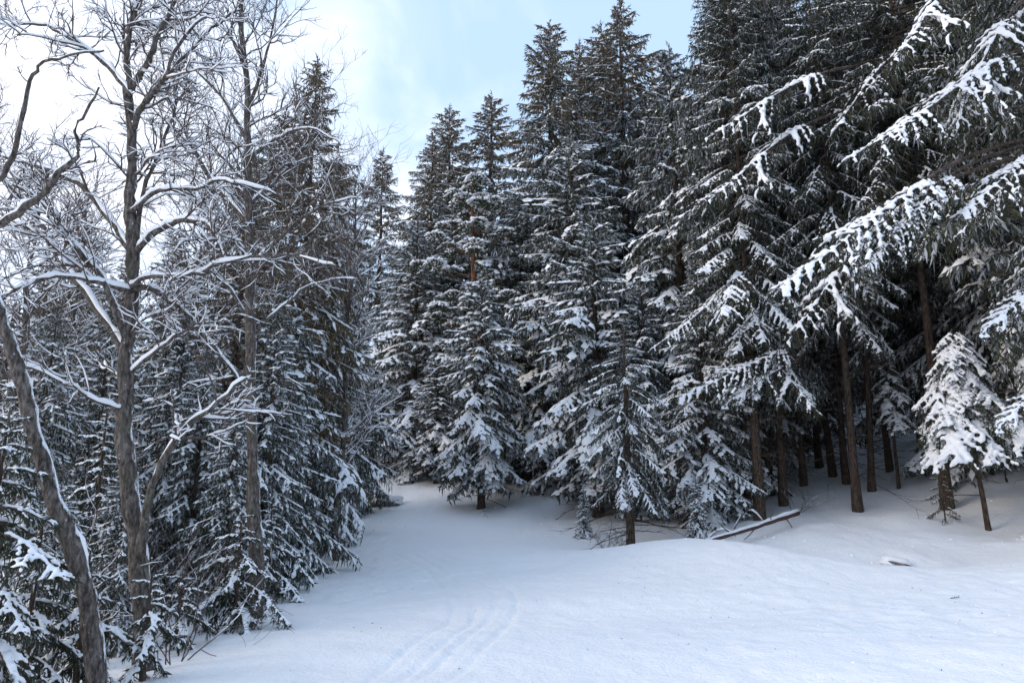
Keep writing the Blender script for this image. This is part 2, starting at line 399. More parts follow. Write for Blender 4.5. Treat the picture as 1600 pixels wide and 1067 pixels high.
def bough(L, seed, near, snowy=1.0, hang=0.4, droop=0.3, width=0.42, rise=0.10, bare=0.22, fat=1.0):
    """One spruce bough along +X, real size. Returns needle, wood and snow geometry."""
    rng = np.random.default_rng(seed)
    nee, woo, sno = Acc(), Acc(), Acc()
    n = 12; s = np.linspace(0, 1, n)
    ang = rise - droop * np.sin(np.clip(s * 1.15, 0, 1) * math.pi * 0.5) * 1.5 + 0.30 * np.clip(s - 0.7, 0, 1)
    yaw = np.cumsum(rng.normal(0, 0.05, n))
    st = L / (n - 1)
    P = np.zeros((n, 3))
    for i in range(1, n):
        P[i] = P[i - 1] + st * np.array([math.cos(ang[i]) * math.cos(yaw[i]), math.cos(ang[i]) * math.sin(yaw[i]), math.sin(ang[i])])
    def ax(u):
        f = np.clip(u, 0, 1) * (n - 1); i = min(int(f), n - 2); return P[i] + (P[i + 1] - P[i]) * (f - i), unit(P[i + 1] - P[i])
    woo.add(*tube(P, np.linspace(0.010 + 0.007 * L, 0.004, n), 5 if near else 3))
    # side shoots
    sp = (0.064 if near else 0.115) * (0.75 + 0.25 * L / 2)
    lob = rng.uniform(0, 6.28)
    u = bare * 0.6; side = 1
    tw_sp = 0.036 if near else 0.056
    snow_ax = []
    while u < 0.99:
        side = -side
        p0, t0 = ax(u)
        prof = min(1, max(0.0, (u - bare * 0.5)) / 0.28) * (1 - u) ** 0.75 + 0.10
        ll = L * width * prof * rng.uniform(0.55, 1.15) * (1 + 0.25 * math.sin(u * 17 + lob))
        ll = max(ll, 0.10)
        b = unit(np.cross([0, 0, 1.0], t0)) * side
        fa = math.radians(rng.uniform(30, 68))
        d0 = t0 * math.cos(fa) + b * math.sin(fa) + np.array([0, 0, rng.uniform(-0.15, 0.08)])
        m = 4 if not near else 5
        Q = [p0]; d = unit(d0); dr = rng.uniform(0.5, 1.25) * hang
        for k in range(1, m + 1):
            d = unit(d + np.array([0, 0, -dr / m * 1.5]) + rng.normal(0, 0.05, 3)); Q.append(Q[-1] + d * ll / m)
        Q = np.array(Q)
        if near or ll > 0.35: woo.add(*tube(Q, np.linspace(0.006, 0.002, m + 1), 3))
        # snow on the shoot
        sn = rng.random() < 0.95 * snowy * (0.72 + 0.28 * math.sin(u * 23 + lob * 2)) and u > bare * 0.9
        if sn:
            cut = rng.uniform(0.7, 1.0)
            if near:
                for k in range(m):
                    if k / m < cut: sn_blob(sno, Q[k], Q[k + 1], rng.uniform(0.030, 0.054) * (1.15 - 0.45 * k / m) * fat, rng)
            else:
                for k in range(0, m, 2):
                    if k / m < cut: sn_leaf(sno, Q[k] + [0, 0, .012], Q[min(k + 2, m)] + [0, 0, .008], rng.uniform(0.052, 0.095), rng)
        # twigs on the shoot
        nt_ = max(2, int(ll / tw_sp))
        for k in range(nt_):
            f = (k + rng.random()) / nt_ * m; i = min(int(f), m - 1)
            q = Q[i] + (Q[i + 1] - Q[i]) * (f - i); dd = unit(Q[i + 1] - Q[i])
            cr = unit(np.cross(dd, [0, 0, 1.0])) * (1 if k % 2 else -1)
            hg = rng.random() < hang * 0.75
            if hg:
                td = dd * 0.35 + cr * 0.25 + np.array([0, 0, -1.0]) + rng.normal(0, 0.18, 3); tl = rng.uniform(0.12, 0.30)
            else:
                td = dd * 0.75 + cr * 0.65 + np.array([0, 0, rng.uniform(-0.45, 0.05)]) + rng.normal(0, 0.10, 3); tl = rng.uniform(0.07, 0.16)
            tl *= (0.85 if near else 1.05) * (0.75 + 0.25 * min(L, 2.4) / 1.6)
            blade(nee, q, td, tl, 0.009 if near else 0.0195, rng, cross=near or rng.random() < 0.5, spikes=8 if near else 0)
            if near and sn and hg and rng.random() < 0.45 * snowy: sn_blob(sno, q, q + unit(td) * tl * 0.7, rng.uniform(0.014, 0.024) * fat, rng)
            if sn and not hg and rng.random() < 0.72 * snowy:
                q2 = q + unit(td) * tl * rng.uniform(0.6, 0.95)
                if near: sn_blob(sno, q, q2, rng.uniform(0.016, 0.030) * fat, rng)
                else: sn_leaf(sno, q + [0, 0, .012], q2 + [0, 0, .006], rng.uniform(0.024, 0.050), rng)
        blade(nee, Q[-2], Q[-1] - Q[-2], ll / m * 1.6, 0.012 if near else 0.02, rng, spikes=4 if near else 0)
        if not near: blade(nee, Q[0], Q[2] - Q[0], np.linalg.norm(Q[2] - Q[0]) * 1.1, 0.022, rng)
        # foliage along the main axis
        for _ in range(2 if near else 1):
            td = t0 * 0.6 + rng.normal(0, 0.5, 3) + np.array([0, 0, -0.3]); blade(nee, p0, td, rng.uniform(0.08, 0.18), 0.015 if near else 0.022, rng, spikes=3 if near else 0)
        if snowy > 0.3 and u > bare:
            p1, _ = ax(u + sp / L * 1.3)
            if near: sn_blob(sno, p0, p1, rng.uniform(0.030, 0.055) * (1.15 - 0.55 * u) * fat, rng)
            elif rng.random() < 0.9: sn_leaf(sno, p0 + [0, 0, .015], p1 + (p1 - p0) * 0.7 + [0, 0, .01], rng.uniform(0.05, 0.095) * (1.15 - 0.5 * u), rng)
        u += sp / L * rng.uniform(0.75, 1.25) * (0.62 if not near else 0.8)
    p0, t0 = ax(0.97); blade(nee, p0, t0, 0.16, 0.016, rng, spikes=4 if near else 0)
    return nee.get(), woo.get(), sno.get()

def remesh(V, T, voxel):
    me = mesh_np('tmp', V, T, M_SNOW); o = bpy.data.objects.new('tmp', me); COL.objects.link(o)
    r = o.modifiers.new('r', 'REMESH'); r.mode = 'VOXEL'; r.voxel_size = voxel; r.use_smooth_shade = True
    sm = o.modifiers.new('s', 'SMOOTH'); sm.factor = 0.5; sm.iterations = 3
    dg = bpy.context.evaluated_depsgraph_get()
    out = bpy.data.meshes.new_from_object(o.evaluated_get(dg))
    bpy.data.objects.remove(o); bpy.data.meshes.remove(me)
    out.materials.clear(); out.materials.append(M_SNOW)
    out.polygons.foreach_set('use_smooth', np.ones(len(out.polygons), dtype=bool))
    return out

# near boughs: real objects that share these meshes.  key -> list of (length, bough mesh, snow mesh)
NEAR = {}
def near_set(key, specs, voxel, snowy, hang, **kw):
    out = []
    for L, seed in specs:
        (nv, ntt), (wv, wt), (sv, st) = bough(L, seed, True, snowy=snowy, hang=hang, **kw)
        V = np.concatenate([nv, wv]); T = np.concatenate([ntt, wt + len(nv)])
        mi = np.concatenate([np.zeros(len(ntt), int), np.ones(len(wt), int)])
        me = mesh_np('bough', V, T, [M_NEEDLE_NEAR, M_TWIG], smooth=False, matidx=mi)
        sm = remesh(sv, st, voxel)
        out.append((L, me, sm))
    NEAR[key] = out
near_set('long', [(3.6, 11), (3.6, 12), (2.6, 13), (2.6, 14)], 0.024, 0.95, 0.55, droop=0.33, rise=0.10, width=0.40, fat=1.05)
near_set('short', [(1.5, 21), (1.5, 22), (1.0, 23), (0.6, 24)], 0.016, 0.95, 0.5, fat=0.82, droop=0.40, rise=0.20, width=0.5, bare=0.10)
near_set('hero', [(4.6, 41), (3.6, 42), (2.6, 43)], 0.021, 0.97, 0.40, droop=0.22, rise=0.08, width=0.32, bare=0.22, fat=1.02)
near_set('pad', [(1.7, 51), (1.7, 52), (1.1, 53), (0.7, 54)], 0.02, 1.0, 0.28, droop=0.38, rise=0.25, width=0.55, bare=0.06, fat=1.5)
near_set('thin', [(3.0, 31), (3.0, 34), (2.2, 32), (1.4, 33)], 0.02, 0.35, 0.72, droop=0.30, rise=0.05, width=0.36)

FAR = {}
for key, sn in (('heavy', 0.95), ('light', 0.55), ('dry', 0.12)):
    FAR[key] = [(L, bough(L, 100 + i + int(sn * 77), False, snowy=sn, hang=0.62, droop=0.30, rise=0.12, width=0.50)) for i, L in enumerate((0.5, 0.9, 1.4, 1.4, 2.1, 2.1, 3.0))]

def rot_bough(az, el, roll=0.0):
    ca, sa, ce, se, cr, sr = math.cos(az), math.sin(az), math.cos(el), math.sin(el), math.cos(roll), math.sin(roll)
    Rz = np.array([[ca, -sa, 0], [sa, ca, 0], [0, 0, 1]]); Ry = np.array([[ce, 0, -se], [0, 1, 0], [se, 0, ce]]); Rx = np.array([[1, 0, 0], [0, cr, -sr], [0, sr, cr]])
    return Rz @ Ry @ Rx

def trunk_geo(H, r0, rng, lean=(0, 0), sides=9, n=16):
    t = np.linspace(0, 1, n) ** 1.3
    P = np.zeros((n, 3)); P[:, 2] = -0.5 + t * (H + 0.5)
    w = np.cumsum(rng.normal(0, 0.012, (n, 2)), axis=0) * H * 0.08
    P[:, :2] = w + np.outer(t, np.array(lean) * H); P[0, :2] = P[1, :2] * 0.5
    R = r0 * (1 - t) ** 0.85 + 0.008; R[:2] *= 1.32; R[2] *= 1.08
    return P, R

def on_path(P, z):
    i = int(np.searchsorted(P[:, 2], z)); i = min(max(i, 1), len(P) - 1)
    f = (z - P[i - 1, 2]) / (P[i, 2] - P[i - 1, 2] + 1e-9); return P[i - 1] + (P[i] - P[i - 1]) * f

def dead_branch(acc, p, az, L, rng, el=-0.05):
    n = 6; Q = [p]; d = np.array([math.cos(az) * math.cos(el), math.sin(az) * math.cos(el), math.sin(el)])
    for k in range(n): d = unit(d + rng.normal(0, 0.10, 3) + np.array([0, 0, -0.03])); Q.append(Q[-1] + d * L / n)
    Q = np.array(Q); acc.add(*tube(Q, np.linspace(0.013, 0.004, n + 1), 4))
    for k in range(2, n + 1):
        for s in (-1, 1):
            if rng.random() < 0.75:
                dd = unit(Q[k] - Q[k - 1]); c = unit(np.cross(dd, [0, 0, 1])) * s
                l2 = L * rng.uniform(0.12, 0.3); e = unit(dd * 0.7 + c * 0.7 + rng.normal(0, 0.2, 3))
                mid = Q[k] + e * l2 * 0.5; acc.add(*tube([Q[k], mid, mid + unit(e + rng.normal(0, 0.25, 3)) * l2 * 0.5], [0.006, 0.004, 0.002], 3))

def crown_plan(H, R, cb, rng, step=0.17, top_el=0.55, low_el=-0.30, power=0.8, patchy=0.2):
    """list of (height, azimuth, elevation, length) of a spruce's boughs"""
    out = []; z = cb * H; az = rng.uniform(0, 6.28); ph = rng.uniform(0, 6.28, 6)
    while z < H * 0.985:
        f = (z - cb * H) / (H * (1 - cb))
        prof = (1 - f) ** power * min(1, 0.55 + f * 3.0)
        az += 2.39996 + rng.normal(0, 0.25)
        lob = 1 + patchy * math.sin(az * 2 + ph[0] + z * 0.7) + patchy * 0.7 * math.sin(z * 2.1 + ph[1])
        L = max(R * prof * rng.uniform(0.7, 1.12) * lob, 0.18)
        el = low_el + (top_el - low_el) * f ** 1.6 + rng.normal(0, 0.08)
        out.append((z, az, el, L)); z += step * (0.55 + 0.6 * (1 - f)) * rng.uniform(0.7, 1.3)
    return out

def spruce_variant(seed, H, R, cb, snow='heavy', step=0.17, r0=0.2, dead=0, cones=0.0, olive_sunlit_top=1.1, **kw):
    """a whole spruce as three meshes: trunk, crown, snow"""
    rng = np.random.default_rng(seed)
    P, Rr = trunk_geo(H, r0, rng)
    ta = Acc(); ta.add(*tube(P, Rr, 9))
    for _ in range(dead):
        z = rng.uniform(0.04, max(cb, 0.1) * 1.15) * H; dead_branch(ta, on_path(P, z), rng.uniform(0, 6.28), rng.uniform(0.5, 1.8), rng, rng.uniform(-0.3, 0.15))
    # leader shoot
    nee, sno, wood, dry, con = Acc(), Acc(), Acc(), Acc(), Acc()
    for z, az, el, L in crown_plan(H, R, cb, rng, step=step, **kw):
        f = z / H
        key = snow if f < 0.72 else ('light' if snow == 'heavy' else snow)
        if f > 0.88 and snow != 'heavy': key = 'dry'
        if rng.random() < 0.12: key = 'dry'
        lst = FAR[key]; c = [q for q in lst if 0.72 < L / q[0] < 1.45] or ([lst[0]] if L < 0.6 else [lst[-1]])
        Lt, (n_, w_, s_) = c[rng.integers(len(c))]
        Rm = rot_bough(az, el, rng.normal(0, 0.12)) * (L / Lt) @ np.diag([1, rng.choice([-1, 1]), 1]); p = on_path(P, z)
        tgt = dry if f > olive_sunlit_top + rng.normal(0, 0.08) else nee  # dry gathers upper boughs whose olive colour has sunlight painted in
        tgt.add(n_[0] @ Rm.T + p, n_[1]); wood.add(w_[0] @ Rm.T + p, w_[1])
        if len(s_[0]): sno.add(s_[0] @ Rm.T + p, s_[1])
        if cones and f > 0.74 and rng.random() < cones:
            for _ in range(3):
                q = n_[0][rng.integers(len(n_[0]))] @ Rm.T + p; l = rng.uniform(0.10, 0.15)
                V, T = tube([q, q - [0, 0, l * .3], q - [0, 0, l * .75], q - [0, 0, l]], [0.008, 0.022, 0.018, 0.004], 4); con.add(V, T)
    for k in range(10): blade(nee, P[-1] - [0, 0, 0.06 * k], [rng.normal(0, .5), rng.normal(0, .5), 1.0], 0.2, 0.02, rng)
    parts = [nee.get(), wood.get(), dry.get(), con.get()]; V, T, mi, off = [], [], [], 0
    for k, (v, t) in enumerate(parts): V.append(v); T.append(t + off); mi.append(np.full(len(t), k)); off += len(v)
    crown = mesh_np('crown', np.concatenate(V), np.concatenate(T), [M_NEEDLE, M_TWIG, M_NEEDLE_OLIVE_SUNLIT, M_CONE], smooth=False, matidx=np.concatenate(mi))
    sv, st = sno.get()
    return dict(H=H, trunk=mesh_np('trunk', *ta.get(), M_BARK), crown=crown, snow=mesh_np('snow', sv, st, M_SNOW))

VAR = {
    'tall':   spruce_variant(1, 22, 4.2, 0.05, 'heavy', step=0.105, r0=0.24, cones=0.8, olive_sunlit_top=0.70, power=0.62),
    'slim':   spruce_variant(2, 20, 3.1, 0.06, 'heavy', step=0.11, r0=0.20, cones=0.8, olive_sunlit_top=0.68, power=0.58),
    'wood':   spruce_variant(3, 23, 3.5, 0.17, 'dry', step=0.118, r0=0.155, dead=60, power=0.5, low_el=-0.45),
    'pole':   spruce_variant(23, 18, 1.9, 0.28, 'light', step=0.15, r0=0.13, dead=70, power=0.5, low_el=-0.5),
    'full':   spruce_variant(4, 12, 3.0, 0.03, 'heavy', step=0.080, r0=0.15, power=0.68, low_el=-0.45),
    'dark':   spruce_variant(14, 11, 2.7, 0.02, 'light', step=0.080, r0=0.13, dead=20, power=0.65, low_el=-0.45),
    'front':  spruce_variant(5, 9, 2.5, 0.12, 'heavy', step=0.070, r0=0.13, dead=20, power=0.65, low_el=-0.50),
    'sparse': spruce_variant(6, 16, 3.1, 0.06, 'light', step=0.088, r0=0.15, dead=20, olive_sunlit_top=0.30, power=0.6),
    'young':  spruce_variant(7, 4, 1.3, 0.02, 'heavy', step=0.055, r0=0.05, power=0.75, low_el=-0.35),
}
def spruce(px, Y, var, py_top=None, H=None, label=None, group=None, wide=1.0, rz=None, lean=0.0, xy=None, name='spruce_tree'):
    p = on_ground(px, Y) if xy is None else np.array([xy[0], xy[1], gz(*xy)])
    if H is None: H = top_height(py_top, p[1]) - p[2]
    v = VAR[var]; s = H / v['H']
    e = bpy.data.objects.new(name, None); COL.objects.link(e); e.location = p
    e.rotation_euler = (0, lean, (px * 12.9898 + Y * 7.1) % 6.283 if rz is None else rz); e.empty_display_size = 0.3
    e.scale = (s * wide, s * wide, s)
    tag(e, label, 'tree', group)
    link('trunk', v['trunk'], e)
    c = link('crown', v['crown'], e); c['kind'] = 'stuff'
    sn = link('snow', v['snow'], c); sn['kind'] = 'stuff'
    return e

def smooth_pts(pts_, per=4):
    o = np.array(pts_, float); res = []
    for i in range(len(o) - 1):
        p0, p1, p2, p3 = o[max(i - 1, 0)], o[i], o[i + 1], o[min(i + 2, len(o) - 1)]
        for f in np.linspace(0, 1, per, endpoint=False):
            res.append(0.5 * ((2 * p1) + (-p0 + p2) * f + (2 * p0 - 5 * p1 + 4 * p2 - p3) * f * f + (-p0 + 3 * p1 - 3 * p2 + p3) * f ** 3))
    res.append(o[-1]); return np.array(res)

def near_bough(e, p, az, el, L, rng, key, roll=None):
    lst = NEAR[key]; c = sorted(lst, key=lambda q: abs(math.log(L / q[0])))[:2]; Lt, me, sm = c[rng.integers(len(c))] if abs(math.log(L / c[1][0])) < 0.5 else c[0]
    Rm = rot_bough(az, el, rng.normal(0, 0.1) if roll is None else roll) * (L / Lt)
    M4 = Matrix([[*Rm[0], p[0]], [*Rm[1], p[1]], [*Rm[2], p[2]], [0, 0, 0, 1]])
    b = link('bough', me, e); b.matrix_basis = M4
    s = link('snow', sm, b); s['kind'] = 'stuff'
    return b

def near_spruce(px, Y, H, R, cb, key, label, seed, step=0.2, r0=0.2, dead=0, zmax=1.0, lean=(0, 0), hero=(), skip=None, white=0.42, low_el=-0.35, top_el=0.5, power=0.6, xy=None, group=None):
    """a spruce whose boughs are parts of their own; hero = (height, azimuth, elevation, length, key) placed by hand"""
    rng = np.random.default_rng(seed)
    p = on_ground(px, Y) if xy is None else np.array([xy[0], xy[1], gz(*xy)])
    e = bpy.data.objects.new('spruce_tree', None); COL.objects.link(e); e.location = p; tag(e, label, 'tree', group)
    P, Rr = trunk_geo(H, r0, rng, lean)
    ta = Acc(); ta.add(*tube(P, Rr, 12))
    for _ in range(dead):
        dead_branch(ta, on_path(P, rng.uniform(0.05, cb * 1.3) * H), rng.uniform(0, 6.28), rng.uniform(0.6, 2.4), rng, rng.uniform(-0.35, 0.2))
    for ra, tip_, k in hero:     # the bare inner limb that carries each outer bough
        q = np.array(ra) - p; w = unit(np.array(tip_) - np.array(ra)); c = on_path(P, min(q[2] + 0.35 * np.linalg.norm(q[:2]), H * 0.95))
        m_ = (c + q) / 2 + np.array([0, 0, 0.10]); ta.add(*tube(smooth_pts([c, m_, q, q + w * 0.3]), np.linspace(0.05, 0.024, 13), 7))
    link('trunk', mesh_np('trunk', *ta.get(), M_BARK), e)
    for z, az, el, L in crown_plan(H, R, cb, rng, step=step, low_el=low_el, top_el=top_el, power=power):
        if z > zmax * H: continue
        if skip and skip(z, az): continue
        near_bough(e, on_path(P, z), az, el, L, rng, key if key != 'long' or rng.random() < (0.85 if H < 12 or z < white * H else 0.22) else 'thin')
    for ra, ta_, k in hero:      # boughs reaching from one point to another
        q, w = np.array(ra) - p, np.array(ta_) - np.array(ra); L = np.linalg.norm(w)
        near_bough(e, q, math.atan2(w[1], w[0]), math.asin(w[2] / L) + 0.22, L * 1.04, rng, k, roll=-0.45 + rng.normal(0, 0.08))
    return e

# ------------------------------------------------------------------ bare broadleaved trees
def smooth_line(pts_, per=4):
    o = np.array(pts_, float); res = []
    for i in range(len(o) - 1):
        p0, p1, p2, p3 = o[max(i - 1, 0)], o[i], o[i + 1], o[min(i + 2, len(o) - 1)]
        for f in np.linspace(0, 1, per, endpoint=False):
            res.append(0.5 * ((2 * p1) + (-p0 + p2) * f + (2 * p0 - 5 * p1 + 4 * p2 - p3) * f * f + (-p0 + 3 * p1 - 3 * p2 + p3) * f ** 3))
    res.append(o[-1]); return np.array(res)

def snow_on(acc, P, R, rng, amount=1.0, extra=0.010, sides=5):
    """a ridge of snow lying on the upper side of a branch, broken where it has slid off"""
    n = len(P)
    if n < 3: return
    D = np.gradient(P, axis=0); ln = np.linalg.norm(D, axis=1) + 1e-9
    h = np.sqrt(D[:, 0] ** 2 + D[:, 1] ** 2) / ln
    gap = np.interp(np.arange(n), np.arange(0, n + 3, 3), rng.random(len(np.arange(0, n + 3, 3)))) * 0.75 + 0.25 * rng.random(n)
    ok = (h > 0.30) & (gap < 0.42 + 0.33 * amount)
    i = 0
    while i < n:
        if not ok[i]: i += 1; continue
        j = i
        while j + 1 < n and ok[j + 1]: j += 1
        if j - i >= 1:
            Q = P[i:j + 1].copy(); r = (R[i:j + 1] * 0.72 + extra * amount) * rng.uniform(0.6, 1.35, j - i + 1) * np.clip(h[i:j + 1], 0.4, 1)
            nn = np.array([0, 0, 1.0]) - D[i:j + 1] * (D[i:j + 1, 2] / ln[i:j + 1] ** 2)[:, None]; nn /= np.linalg.norm(nn, axis=1, keepdims=True) + 1e-9
            Q = Q + nn * (R[i:j + 1] * 0.6 + r * 0.5)[:, None]
            r[0] *= 0.35; r[-1] *= 0.25
            acc.add(*tube(Q, r, sides))
        i = j + 1

class Bare:
    def __init__(s, name, label, base, seed, group=None, bark=None):
        s.e = bpy.data.objects.new(name, None); COL.objects.link(s.e); s.base = np.array(base, float); s.e.location = s.base
        tag(s.e, label, 'tree', group)
        s.rng = np.random.default_rng(seed); s.tw = Acc(); s.ts = Acc(); s.bark = bark or M_BARK_DEC
    def limb(s, P, r0, r1, name='limb', snow=1.0, sides=9, gnarl=0.024):
        P = smooth_line(P, 5); n = len(P); P = P + np.cumsum(s.rng.normal(0, gnarl, (n, 3)), axis=0) * 0.5 * np.linspace(0, 1, n)[:, None]
        P = P + s.rng.normal(0, 0.014, (n, 3)) * np.linspace(0.3, 1, n)[:, None]; R = np.linspace(r0, r1, n) * s.rng.uniform(0.86, 1.16, n)
        P = P - s.base
        o = link(name, mesh_np(name, *tube(P, R, sides), s.bark), s.e)
        a = Acc(); snow_on(a, P, R, s.rng, snow, 0.014, 7)
        if a.n: link('snow', mesh_np('snow', *a.get(), M_SNOW), o)['kind'] = 'stuff'
        return P, R
    def twigs(s, P, R, start, spacing, length, levels=3, up=0.15, snow=1.0, spread=0.9):
        L = np.linalg.norm(np.diff(P, axis=0), axis=1).sum(); k = max(1, int(L * (1 - start) / spacing))
        for _ in range(k):
            f = s.rng.uniform(start, 1.0) * (len(P) - 1); i = min(int(f), len(P) - 2)
            p = P[i] + (P[i + 1] - P[i]) * (f - i); d = unit(P[i + 1] - P[i])
            q = unit(s.rng.normal(size=3)); q = unit(q - d * q.dot(d)); 
            dd = unit(d * s.rng.uniform(0.3, 0.9) + q * spread + np.array([0, 0, up]))
            s.grow(p, dd, length * s.rng.uniform(0.5, 1.25), min(R[i] * 0.6, 0.020) * s.rng.uniform(0.6, 1), levels, up, snow)
    def grow(s, p, d, L, r, levels, up, snow):
        n = 6 if levels > 1 else 4; P = [p]; wander = 0.20
        for k in range(n): d = unit(d + s.rng.normal(0, wander, 3) + np.array([0, 0, up * 0.22])); P.append(P[-1] + d * L / n)
        P = np.array(P); r = max(r, 0.0028); R = np.linspace(r, max(r * 0.35, 0.0018), n + 1)
        s.tw.add(*tube(P, R, 4 if r > 0.008 else 3))
        if r > 0.0045: snow_on(s.ts, P, R, s.rng, snow * (0.75 if r < 0.008 else 1.0), 0.008 if r < 0.008 else 0.012, 4)
        if levels > 1:
            for _ in range(int(s.rng.integers(4, 6))):
                f = s.rng.uniform(0.2, 1.0) * n; i = min(int(f), n - 1); q = unit(s.rng.normal(size=3)); dd = unit(P[i + 1] - P[i])
                nd = unit(dd * 0.75 + unit(q - dd * q.dot(dd)) * 0.8 + np.array([0, 0, up * 0.5]))
                s.grow(P[i] + (P[i + 1] - P[i]) * (f - i), nd, L * s.rng.uniform(0.35, 0.62), r * 0.58, levels - 1, up, snow)
    def done(s):
        c = link('crown', mesh_np('crown', *s.tw.get(), M_TWIG), s.e); c['kind'] = 'stuff'
        if s.ts.n:
            q = link('snow', mesh_np('snow', *s.ts.get(), M_SNOW), c); q['kind'] = 'stuff'

def pl(*a): return [at(*q) for q in a]

# the gnarled tree that stands in front on the left
b0 = on_ground(226, 9.6); b0[2] -= 0.4
T = Bare('bare_tree', 'gnarled grey broadleaved tree with many snow-lined limbs and a mossy forked trunk', b0, 51)
P, R = T.limb([b0] + pl((224, 960, 9.6), (208, 800, 9.6), (196, 680, 9.6), (198, 600, 9.6), (204, 500, 9.55), (212, 385, 9.5), (206, 300, 9.5), (208, 220, 9.45), (204, 130, 9.4)), 0.118, 0.05, 'trunk', snow=0.5, sides=14)
T.twigs(P, R, 0.45, 0.28, 0.9, 3)
SK = [
    ([(218, 880, 9.55), (232, 778, 9.4), (272, 694, 9.3), (330, 645, 9.2), (392, 594, 9.1)], .055, .014, .5, .8),
    ([(208, 396, 9.5), (245, 362, 9.3), (283, 344, 9.2), (324, 354, 9.1), (339, 385, 9.0), (352, 420, 8.9)], .042, .012, .3, .6),
    ([(204, 392, 9.5), (160, 330, 9.7), (118, 285, 9.8), (60, 258, 9.9), (0, 238, 10.0), (-50, 220, 10)], .042, .012, .3, .8),
    ([(196, 585, 9.6), (187, 536, 9.7), (142, 470, 9.9), (91, 405, 10.1), (60, 354, 10.2), (0, 283, 10.3), (-40, 235, 10.4)], .055, .018, .3, .8),
    ([(200, 540, 9.6), (168, 450, 9.3), (120, 385, 9.1), (95, 340, 9.0), (40, 300, 8.9)], .045, .014, .3, .8),
    ([(206, 448, 9.5), (228, 435, 9.3), (304, 432, 9.0), (364, 405, 8.8), (455, 398, 8.6), (535, 410, 8.5)], .030, .006, .25, .7),
    ([(206, 452, 9.5), (240, 452, 9.6), (292, 490, 9.8), (340, 540, 9.9), (384, 592, 10.0)], .042, .014, .3, .6),
    ([(204, 455, 9.5), (150, 440, 9.2), (90, 428, 9.0), (20, 440, 8.8), (-40, 450, 8.7)], .030, .010, .2, .8),
    ([(206, 330, 9.5), (248, 298, 9.3), (302, 296, 9.2), (348, 282, 9.0), (420, 300, 8.9)], .030, .008, .25, .7),
    ([(206, 135, 9.4), (232, 95, 9.3), (245, 55, 9.25), (268, 15, 9.2), (290, -40, 9.1)], .045, .016, .2, .7),
    ([(206, 140, 9.4), (196, 80, 9.4), (205, 20, 9.4), (200, -60, 9.4)], .042, .018, .2, .7),
    ([(204, 150, 9.4), (170, 105, 9.6), (110, 60, 9.8), (55, 38, 9.9), (-20, 40, 10)], .035, .010, .2, .8),
    ([(210, 200, 9.45), (222, 165, 9.2), (262, 115, 9.0), (275, 70, 8.9), (320, 25, 8.8)], .036, .012, .2, .7),
    ([(212, 180, 9.45), (280, 100, 9.6), (330, 45, 9.8), (370, 20, 9.9)], .030, .010, .2, .7),
    ([(212, 385, 9.5), (225, 300, 9.6), (255, 230, 9.7), (275, 150, 9.8), (280, 60, 9.9)], .032, .010, .2, .7),
    ([(196, 640, 9.6), (150, 625, 9.3), (95, 590, 9.1), (30, 560, 8.9)], .022, .007, .3, .7),
    ([(200, 585, 9.6), (250, 545, 9.4), (310, 510, 9.2), (350, 500, 9.0)], .025, .008, .3, .7),
]
for pts_, r0, r1, st, ln in SK:
    P, R = T.limb(pl(*pts_), r0, r1, snow=1.1)
    T.twigs(P, R, st, 0.11, ln, 3, up=0.12, snow=1.0)
T.done()

# the straighter bare tree behind it
b0 = on_ground(402, 13.2); b0[2] -= 0.4
T = Bare('bare_tree', 'straight tall bare tree with fine upright twigs, right of the gnarled tree', b0, 52)
P, R = T.limb([b0] + pl((400, 900, 13.2), (396, 760, 13.2), (392, 600, 13.2), (390, 450, 13.2), (386, 300, 13.2), (388, 180, 13.2), (382, 60, 13.2), (374, -60, 13.2)), 0.12, 0.03, 'trunk', snow=0.5, sides=12)
T.twigs(P, R, 0.4, 0.16, 1.4, 3, up=0.45, snow=0.7)
for pts_, r0, r1, st, ln in [
    ([(389, 350, 13.2), (345, 300, 13.4), (305, 235, 13.6), (270, 160, 13.8), (255, 60, 13.9)], .05, .012, .2, 1.1),
    ([(388, 250, 13.2), (430, 218, 13.0), (480, 200, 12.8), (530, 225, 12.6)], .035, .008, .2, 1.0),
    ([(389, 320, 13.2), (430, 285, 13.3), (470, 230, 13.4), (500, 150, 13.5)], .035, .008, .2, 1.1),
    ([(390, 420, 13.2), (440, 370, 13.0), (500, 330, 12.8), (555, 320, 12.7)], .035, .008, .2, 1.0),
    ([(388, 225, 13.2), (345, 150, 13.3), (290, 95, 13.5), (240, 70, 13.6)], .035, .010, .2, 1.0),
    ([(386, 170, 13.2), (410, 110, 13.1), (430, 40, 13.0), (440, -40, 13)], .030, .010, .2, 1.0),
    ([(390, 500, 13.2), (350, 440, 13.0), (300, 380, 12.9), (262, 350, 12.8)], .030, .008, .2, 1.0),
    ([(391, 520, 13.2), (440, 480, 13.4), (490, 440, 13.5), (560, 430, 13.6)], .030, .008, .2, 1.0),
]:
    P, R = T.limb(pl(*pts_), r0, r1, snow=0.9); T.twigs(P, R, st, 0.15, ln, 3, up=0.40, snow=0.8)
T.done()

